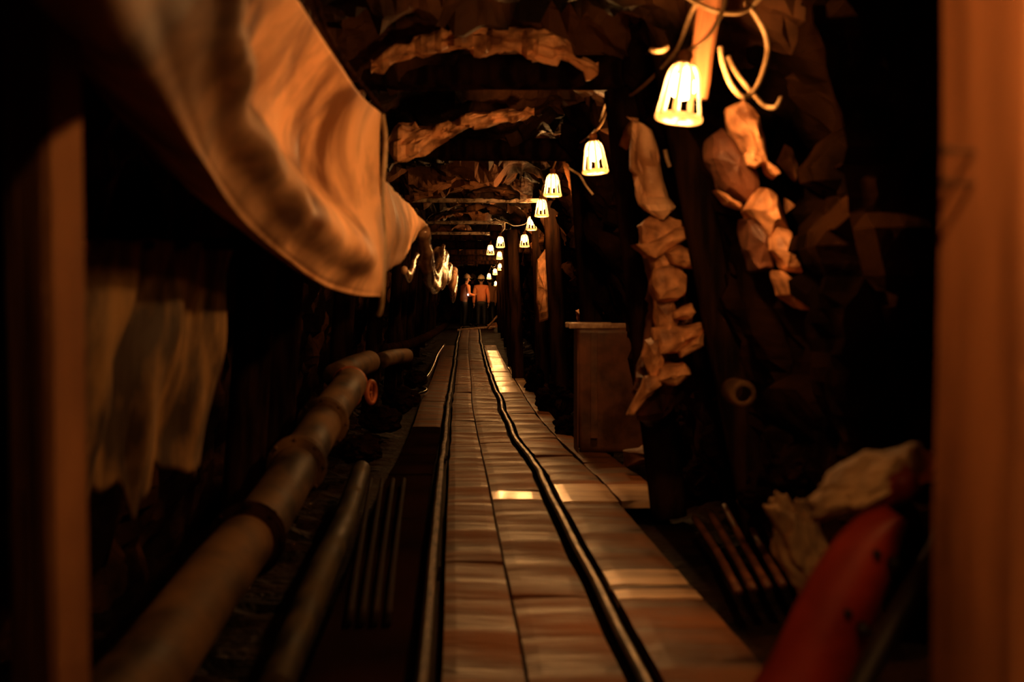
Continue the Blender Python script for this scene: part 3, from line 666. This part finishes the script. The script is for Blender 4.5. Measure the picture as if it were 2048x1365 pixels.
# loose rubble and odd things at right
def rock(c, s, label, m='dark', seed=0, name='rock', group=None):
    bm = bmesh.new(); bmesh.ops.create_icosphere(bm, subdivisions=4, radius=1)
    for v in bm.verts:
        q = v.co.copy(); f = facet(q, 1.3, seed); v.co = Vector((q.x*s[0], q.y*s[1], q.z*s[2]))*(1+.32*f)
    o = link(name, bm, m); o.location = c; centre_keep = min(v.co.z for v in o.data.vertices)
    o.data.transform(Matrix.Translation((0,0,-centre_keep))); o.location.z += centre_keep
    return tag(o, label, 'rock', group)
for k, (px, py, d, s) in enumerate([(1110,800,15.5,(.22,.25,.2)),(1068,760,19,(.14,.3,.2)),(1150,860,12.6,(.2,.3,.14)),(1420,960,7.9,(.18,.2,.12)),(1340,840,8.8,(.16,.2,.1)),(1560,1000,5.9,(.17,.2,.13)),(1470,900,7.2,(.2,.2,.14)),(1600,940,5.4,(.12,.14,.1)),
       (800,800,13.8,(.2,.3,.13)),(760,840,11.5,(.18,.3,.12)),(720,900,9.4,(.16,.3,.1)),(830,760,18,(.16,.4,.12))]):
    side = 'right' if px > 900 else 'left'
    rock(P(px, py, d), s, 'dark wet loose rock at the foot of the %s-hand wall' % side, seed=k*2.3, group='loose dark rocks at the foot of the %s wall' % side)
slab([(1246,902),(1300,893),(1334,898),(1332,922),(1250,934)], 8.6, .18, 'flat brown block lying on the ground below the slab heap', m='iron', seed=51)
slab([(1484,915),(1500,898),(1530,915),(1534,975),(1522,985),(1486,982)], 6.4, .14, 'upright dim stone block standing right of the walkway', m='iron', seed=52)
# round pipe end sticking out at the right wall
root = thing('pipe_end', 'small round pale pipe end poking out of the dark right wall', 'pipe', P(1490,790,5.2)); bm = bmesh.new()
prof = [(.030,0),(.046,.0),(.050,.01),(.050,.2),(.030,.2),(.030,.0)]
add_lathe(bm, prof, 24, cap=False); bmesh.ops.rotate(bm, cent=(0,0,0), matrix=Matrix.Rotation(-math.pi/2,3,'X'), verts=bm.verts); link('pipe_wall', bm, 'pipe', root, True)
# rusty ore bin
D = 10.4; zt = (VY-652)*D/F; x0 = (1154-VX)*D/F; x1 = (1325-VX)*D/F; zb = fz(D)-.03
root = thing('ore_bin', 'rusty red-brown steel bin with a pale worn rim behind the second prop', 'bin', ((x0+x1)/2, D+.2, zb))
w = x1-x0; h = zt-zb
def wall_bm(c, s, bulge=.0):
    bm = bmesh.new(); add_box(bm, Vector(c), s, bevel=.006); return bm
bm = bmesh.new(); bmesh.ops.create_grid(bm, x_segments=24, y_segments=24, size=.5)
for q in bm.verts:
    x, z = q.co.x*w, (q.co.y+.5)*(h-.05)+.03; dent = .035*noise.noise((x*4,z*4,1)); q.co = Vector((x*(1-.10*(1-z/h)), -.2+.10*(1-z/h)-.02*math.cos(x/w*3)+dent*.5, z))
o = link('front_plate', bm, 'iron', root, True); o.modifiers.new('t','SOLIDIFY').thickness = .012
link('back_plate', wall_bm((0,.2,h/2), (w*.92,.012,h-.06)), 'iron', root); 
for s in (-1,1): link('side_plate', wall_bm((s*w/2*.97,0,h/2), (.012,.38,h-.06)), 'iron', root)
bm = bmesh.new()
for y in (-.21,.21): add_box(bm, Vector((-.02,y,h)), (w+.08,.035,.04), bevel=.008)
for s in (-1,1): add_box(bm, Vector((s*w/2,0,h)), (.035,.4,.04), bevel=.008)
link('rim', bm, 'rim', root)
bm = bmesh.new()
for s in (-.3,.3):
    add_box(bm, Vector((s*w,-.215,h*.55)), (.05,.015,h*.8), bevel=.003)
link('stiffener', bm, 'iron', root)

# ------------------------------------------------------------------ red guard and sack in the right foreground
root = thing('red_guard', 'red painted curved steel guard with bolt holes leaning in the lower right corner', 'machine guard', (.72,2.75,-1.05))
bm = bmesh.new(); path = [(1585,1460),(1640,1365),(1690,1250),(1738,1150),(1775,1085),(1812,1040)]; wds = [180,176,168,150,116,60]
cp = spline([P(x,y,2.6) for x,y in path], 8); wl_ = [table(list(range(6)), wds, i/8) for i in range(len(cp))]
rings = []
for i, p in enumerate(cp):
    t = (cp[min(i+1,len(cp)-1)]-cp[max(i-1,0)]).normalized(); side = Vector((t.z,0,-t.x)); hw = wl_[i]/2*2.6/F
    ring = []
    for k in range(17):
        f = k/16*2-1; ring.append(bm.verts.new(p+side*hw*f+Vector((0,.05*f*f,0))-root.location))
    rings.append(ring)
for A, B in zip(rings, rings[1:]):
    for k in range(16): bm.faces.new((A[k],A[k+1],B[k+1],B[k]))
o = link('guard_plate', bm, 'red', root, True); o.modifiers.new('t','SOLIDIFY').thickness = .02
for x, y, r in ((1797,1133,.010),(1760,1112,.006),(1734,1265,.010),(1702,1232,.006)):
    bm = bmesh.new(); c = P(x,y,2.6)-root.location+Vector((0,-.008,0)); add_tube(bm, [c+Vector((0,-.008,0)), c+Vector((0,.02,0))], r*1.15, 14); link('bolt', bm, 'hole', root, True)
bm = bmesh.new(); add_tube(bm, shift(spline([P(1735,1000,2.7),P(1775,985,2.68),P(1812,970,2.66),P(1832,958,2.66)], 6), root.location), [.03]*4+[.034]*10+[.030]*5, 14)
link('guard_top', bm, 'red', root, True)
bm = bmesh.new(); bmesh.ops.create_icosphere(bm, subdivisions=5, radius=1)
for q in bm.verts:
    v0 = q.co.copy(); f = noise.noise(v0*1.6+Vector((4,0,0)))*.35+noise.noise(v0*4)*.16+.08*noise.noise(v0*9)
    q.co = Vector((v0.x*.108, v0.y*.09, v0.z*.042+.02*v0.x))*(1+f)
o = link('crumpled_sack', bm, 'cloth', smooth=True); o.location = P(1738,968,2.72); o.rotation_euler = (0,math.radians(-14),0)
tag(o, 'crumpled beige sacking lying on top of the red guard', 'sack')
bm = bmesh.new(); bmesh.ops.create_icosphere(bm, subdivisions=5, radius=1)
for q in bm.verts:
    v0 = q.co.copy(); f = noise.noise(v0*1.8+Vector((9,0,0)))*.4+noise.noise(v0*4)*.2
    q.co = Vector((v0.x*.07+.045*v0.z*-1, v0.y*.08, v0.z*.13))*(1+f)
o = link('crumpled_sack', bm, 'cloth', smooth=True); o.location = P(1610,1095,3.7); tag(o, 'small crumpled beige rag heap left of the red guard', 'sack')
tube_thing('black_bar', [P(1700,1440,2.45),P(1790,1270,2.5),P(1880,1120,2.55),P(1915,1040,2.6)], .022, 'black', 'black bar slanting between the red guard and the right-hand post', 'bar', n=12)
bm = bmesh.new(); add_box(bm, Vector((.86,2.62,-.94)), (.26,.5,.06), Euler((0,.05,.2)), bevel=.008); o = link('loose_board', bm, 'wood'); centre(o); tag(o, 'short loose board on the ground between black bar and right-hand post', 'board')
rock(P(1850,935,3.0), (.05,.05,.04), 'small pale stone behind the top of the red guard', 'pale', 77)

# ------------------------------------------------------------------ barrier far down the tunnel
D = 44.5
root = thing('barrier', 'low pale wooden barrier bar lying across the track before the visitors', 'barrier', P(952,662,D))
bm = bmesh.new(); a, b = P(915,661,D)-root.location, P(991,654,D)-root.location; add_tube(bm, [a,a.lerp(b,.5),b], .042, 10); link('cross_bar', bm, 'rim', root)
bm = bmesh.new(); a, b = P(975,655,D-.05)-root.location, P(995,632,D-.05)-root.location; add_tube(bm, [a,a.lerp(b,.5),b], .03, 10); link('diagonal_strut', bm, 'rim', root)
bm = bmesh.new(); add_box(bm, P(985,652,D)-root.location, (.3,.06,.16), Euler((0,-.25,0)), bevel=.01); link('foot_block', bm, 'wood', root)
tube_thing('timber_pole', [P(996,572,D-.3),P(997,600,D-.3),P(998,645,D-.3)], .05, 'wood', 'slim orange-lit upright pole right of the visitors', 'pole', n=12)

# ------------------------------------------------------------------ visitors
def skinned(name, chains, m, parent, sub=2, root_i=0):
    """chains: list of [(point, radius), ...]; first points equal to an existing one are merged"""
    vs = []; es = []; rad = []
    def idx(p):
        for i, q in enumerate(vs):
            if (Vector(q)-Vector(p)).length < 1e-4: return i
        vs.append(tuple(p)); rad.append(None); return len(vs)-1
    for ch in chains:
        prev = None
        for p, r in ch:
            i = idx(p)
            if rad[i] is None: rad[i] = r
            if prev is not None: es.append((prev, i))
            prev = i
    me = bpy.data.meshes.new(name); me.from_pydata(vs, es, []); me.update()
    o = bpy.data.objects.new(name, me); COL.objects.link(o); o.parent = parent
    sk = o.modifiers.new('skin','SKIN'); sk.use_smooth_shade = True
    layer = me.skin_vertices[0].data
    for i, r in enumerate(rad): layer[i].radius = (r if isinstance(r, tuple) else (r, r))
    layer[root_i].use_root = True
    ss = o.modifiers.new('sub','SUBSURF'); ss.levels = ss.render_levels = sub
    me.materials.append(M[m]); return o
def visitor(loc, rot, jacket, helm, label, arms='down', lean=0, h=1.0, short=False):
    r = thing('person', label, 'person', loc, (0,0,rot)); r.scale = (h,h,h)
    L = lean
    def up(z): return max(0, z-.95)*L       # forward lean (front is -Y of the figure)
    def v(x, y, z): return (x, y-up(z), z)
    pel = v(0,0,.95)
    if arms == 'down':
        armL = [v(-.19,0,1.40), v(-.245,.02,1.14), v(-.255,-.06,.90), v(-.25,-.09,.82)]; armR = [(-x, y, z) for x,y,z in armL]
    elif arms == 'front':
        armL = [v(-.19,0,1.40), v(-.25,-.04,1.16), v(-.16,-.26,1.10), v(-.11,-.33,1.12)]; armR = [(-x, y, z) for x,y,z in armL]
    def hand(w, e, s):
        w = Vector(w); dr = (w-Vector(e)).normalized(); side = Vector((0,1,0)) if abs(dr.z) > .7 else Vector((s,0,0))*-1
        nrm = dr.cross(side).normalized(); palm = w+dr*.07; ch = [[(tuple(w), .026), (tuple(w+dr*.035), .030), (tuple(palm), .030)]]
        for k, ln in enumerate((.062,.072,.066,.052)):
            o1 = palm+side*(.027-.018*k)+dr*.012; o2 = o1+dr*ln*.5+nrm*.008; o3 = o2+dr*ln*.4+nrm*.02
            ch.append([(tuple(palm), .03), (tuple(o1), .0095), (tuple(o2), .009), (tuple(o3), .008)])
        b = w+dr*.03; t1 = b+side*.035+dr*.01; t2 = t1+side*.015+dr*.03; ch.append([(tuple(w+dr*.035), .03), (tuple(t1), .011), (tuple(t2), .010), (tuple(t2+dr*.022), .009)])
        return ch
    chains = [[(pel,(.15,.11)),(v(0,0,1.10),(.14,.10)),(v(0,.01,1.28),(.16,.11)),(v(0,.01,1.40),(.13,.09)),(v(0,.0,1.47),.055),(v(0,-.01,1.53),.052),(v(0,-.015,1.60),(.078,.092)),(v(0,-.01,1.68),(.078,.095)),(v(0,-.005,1.735),(.055,.07))]]
    for A in (armL, armR): chains.append([(v(0,.01,1.40),.12),(A[0],.062),(A[1],.045),(A[2],.033),(A[3],.026)])
    for s in (-1,1):
        chains.append([(pel,.14),(v(s*.09,0,.88),.095),(v(s*.10,-.01,.50),.062),(v(s*.105,.02,.30),.055),(v(s*.105,.03,.09),.038),(v(s*.11,-.04,.04),.035),(v(s*.12,-.14,.03),.03)])
    for A, s in ((armL,-1),(armR,1)): chains += hand(A[3], A[2], s)
    body = skinned('body', chains, 'skin', r, 1)
    # face
    def blob(name, c, s, m):
        bm = bmesh.new(); bmesh.ops.create_uvsphere(bm, u_segments=12, v_segments=8, radius=1)
        for q in bm.verts: q.co = Vector((q.co.x*s[0]+c[0], q.co.y*s[1]+c[1], q.co.z*s[2]+c[2]))
        return link(name, bm, m, r, True)
    hy = -up(1.62)
    blob('nose', (0,-.118+hy,1.612), (.014,.02,.024), 'skin')
    for s in (-1,1):
        blob('eye', (s*.03,-.098+hy,1.635), (.012,.008,.008), 'black'); blob('ear', (s*.084,-.005+hy,1.62), (.012,.02,.03), 'skin')
    blob('mouth', (0,-.104+hy,1.572), (.024,.008,.006), 'redp')
    blob('hair', (0,.025+hy,1.655), (.086,.085,.075), 'black')
    # clothing
    jc = [[(v(0,0,.86),(.185,.14)),(v(0,0,1.10),(.175,.135)),(v(0,.015,1.28),(.185,.14)),(v(0,.01,1.405),(.15,.11)),(v(0,.0,1.47),(.075,.075))]]
    for A in (armL, armR): jc.append([(v(0,.01,1.405),.15),(A[0],.085),(A[1],.066),(A[2],.052),(tuple(Vector(A[2]).lerp(Vector(A[3]),.6)),.045)])
    skinned('jacket', jc, jacket, r, 2)
    tr = [[(v(0,0,.95),(.16,.125)),(v(0,0,.90),(.15,.12))]]
    for s in (-1,1): tr.append([(v(0,0,.90),.15),(v(s*.095,0,.80),.11),(v(s*.10,-.01,.50),.085),(v(s*.105,.02,.28),.075),(v(s*.105,.03,.08),.065)])
    skinned('trousers', tr, 'black', r, 2)
    for s in (-1,1): blob('boot', (s*.115,-.05,.05), (.055,.14,.055), 'black')
    bm = bmesh.new(); add_lathe(bm, [(.135,-.012),(.142,-.004),(.122,.004),(.118,.03),(.108,.07),(.082,.105),(.045,.128),(.018,.136),(.012,.15),(.003,.155)], 24, (0,hy,1.69))
    add_box(bm, Vector((0,-.13+hy,1.685)), (.15,.08,.008), bevel=.003)
    link('helmet', bm, helm, r, True)
    return r
DP = 48
def vis(px, **k):
    d = k.pop('d'); x = (px-VX)*d/F; return visitor((x, d, fz(d)-.075), **k)
vis(962.5, d=48.0, rot=math.pi, jacket='ojack', helm='helm', label='person seen from behind in a bright orange jacket and pointed cream helmet', h=.99, lean=.08)
vis(980, d=49.2, rot=math.pi+.5, jacket='bjack', helm='dhelm', label='person in a dull brown jacket half hidden behind the bright orange jacket', h=.97)
vis(927, d=47.0, rot=math.radians(115), jacket='ojack', helm='dhelm', label='person in an orange jacket at left, turned sideways and holding something bright', arms='front', h=1.0, lean=.18)
vis(945, d=50.5, rot=math.pi-.3, jacket='black', helm='dhelm', label='person in black with a dull helmet between the two orange jackets', h=1.02)
bm = bmesh.new(); add_box(bm, Vector((0,0,0)), (.035,.03,.06), bevel=.006); o = link('phone', bm, 'torch'); o.location = P(936,590,46.7)
tag(o, 'tiny bright white lit device held by the sideways person at left', 'device')
# dark leaning wall boarding that narrows the far gallery
for k, (x, d, lab) in enumerate(((.64,24.5,'dark upright lagging board beside the sixth right-hand prop'),(.78,28,'dark upright lagging board beside the seventh right-hand prop'),(.84,31.8,'dark upright lagging board just beyond the eighth right-hand prop'))):
    bm = bmesh.new(); add_box(bm, Vector((cx(d)+x+.08, d, 0)), (.05,2.6,2.1), bevel=.01); o = link('lagging_board', bm, 'post'); centre(o); o.location.z = fz(d)-.02; tag(o, lab, 'board')

# ------------------------------------------------------------------ lamp behind the photographer (the same string goes on)
root = thing('caged_lamp', 'caged mine lamp hanging out of the picture just in front of the camera', 'lamp', (.32,.72,.86))
for src in (bulb_me, sock_me, cage_me):
    c = src.copy(); COL.objects.link(c); c.parent = root
bm = bmesh.new(); add_tube(bm, [Vector((0,0,.1)), Vector((.02,0,.25)), Vector((0,0,.5))], .0075, 8); link('lamp_cord', bm, 'cable', root, True)

# ------------------------------------------------------------------ world, camera, view
w = bpy.data.worlds.new('World'); S.world = w; w.use_nodes = True
w.node_tree.nodes['Background'].inputs[0].default_value = (.01,.006,.003,1); w.node_tree.nodes['Background'].inputs[1].default_value = .05
cam = bpy.data.cameras.new('camera'); co = bpy.data.objects.new('camera', cam); COL.objects.link(co); S.camera = co
cam.sensor_width = 36; cam.lens = 36*F/2048; cam.clip_start = .05; cam.clip_end = 200
yaw = -math.atan((1024-VX)/F); pitch = -math.atan((682.5-VY)/F)
co.rotation_euler = (math.pi/2+pitch, 0, yaw); co.location = (0,0,0)
cam.dof.use_dof = True; cam.dof.focus_distance = 24; cam.dof.aperture_fstop = 2.8; cam.dof.aperture_blades = 8
S.view_settings.view_transform = 'Standard'; S.view_settings.look = 'None'; S.view_settings.gamma = 1; S.view_settings.use_curve_mapping = False
S.view_settings.exposure = .15
cy = S.cycles; cy.use_denoising = True; cy.max_bounces = 5; cy.diffuse_bounces = 2; cy.glossy_bounces = 3; cy.sample_clamp_indirect = 25; cy.sample_clamp_direct = 60
cy.use_light_tree = True; cy.caustics_reflective = False; cy.caustics_refractive = False
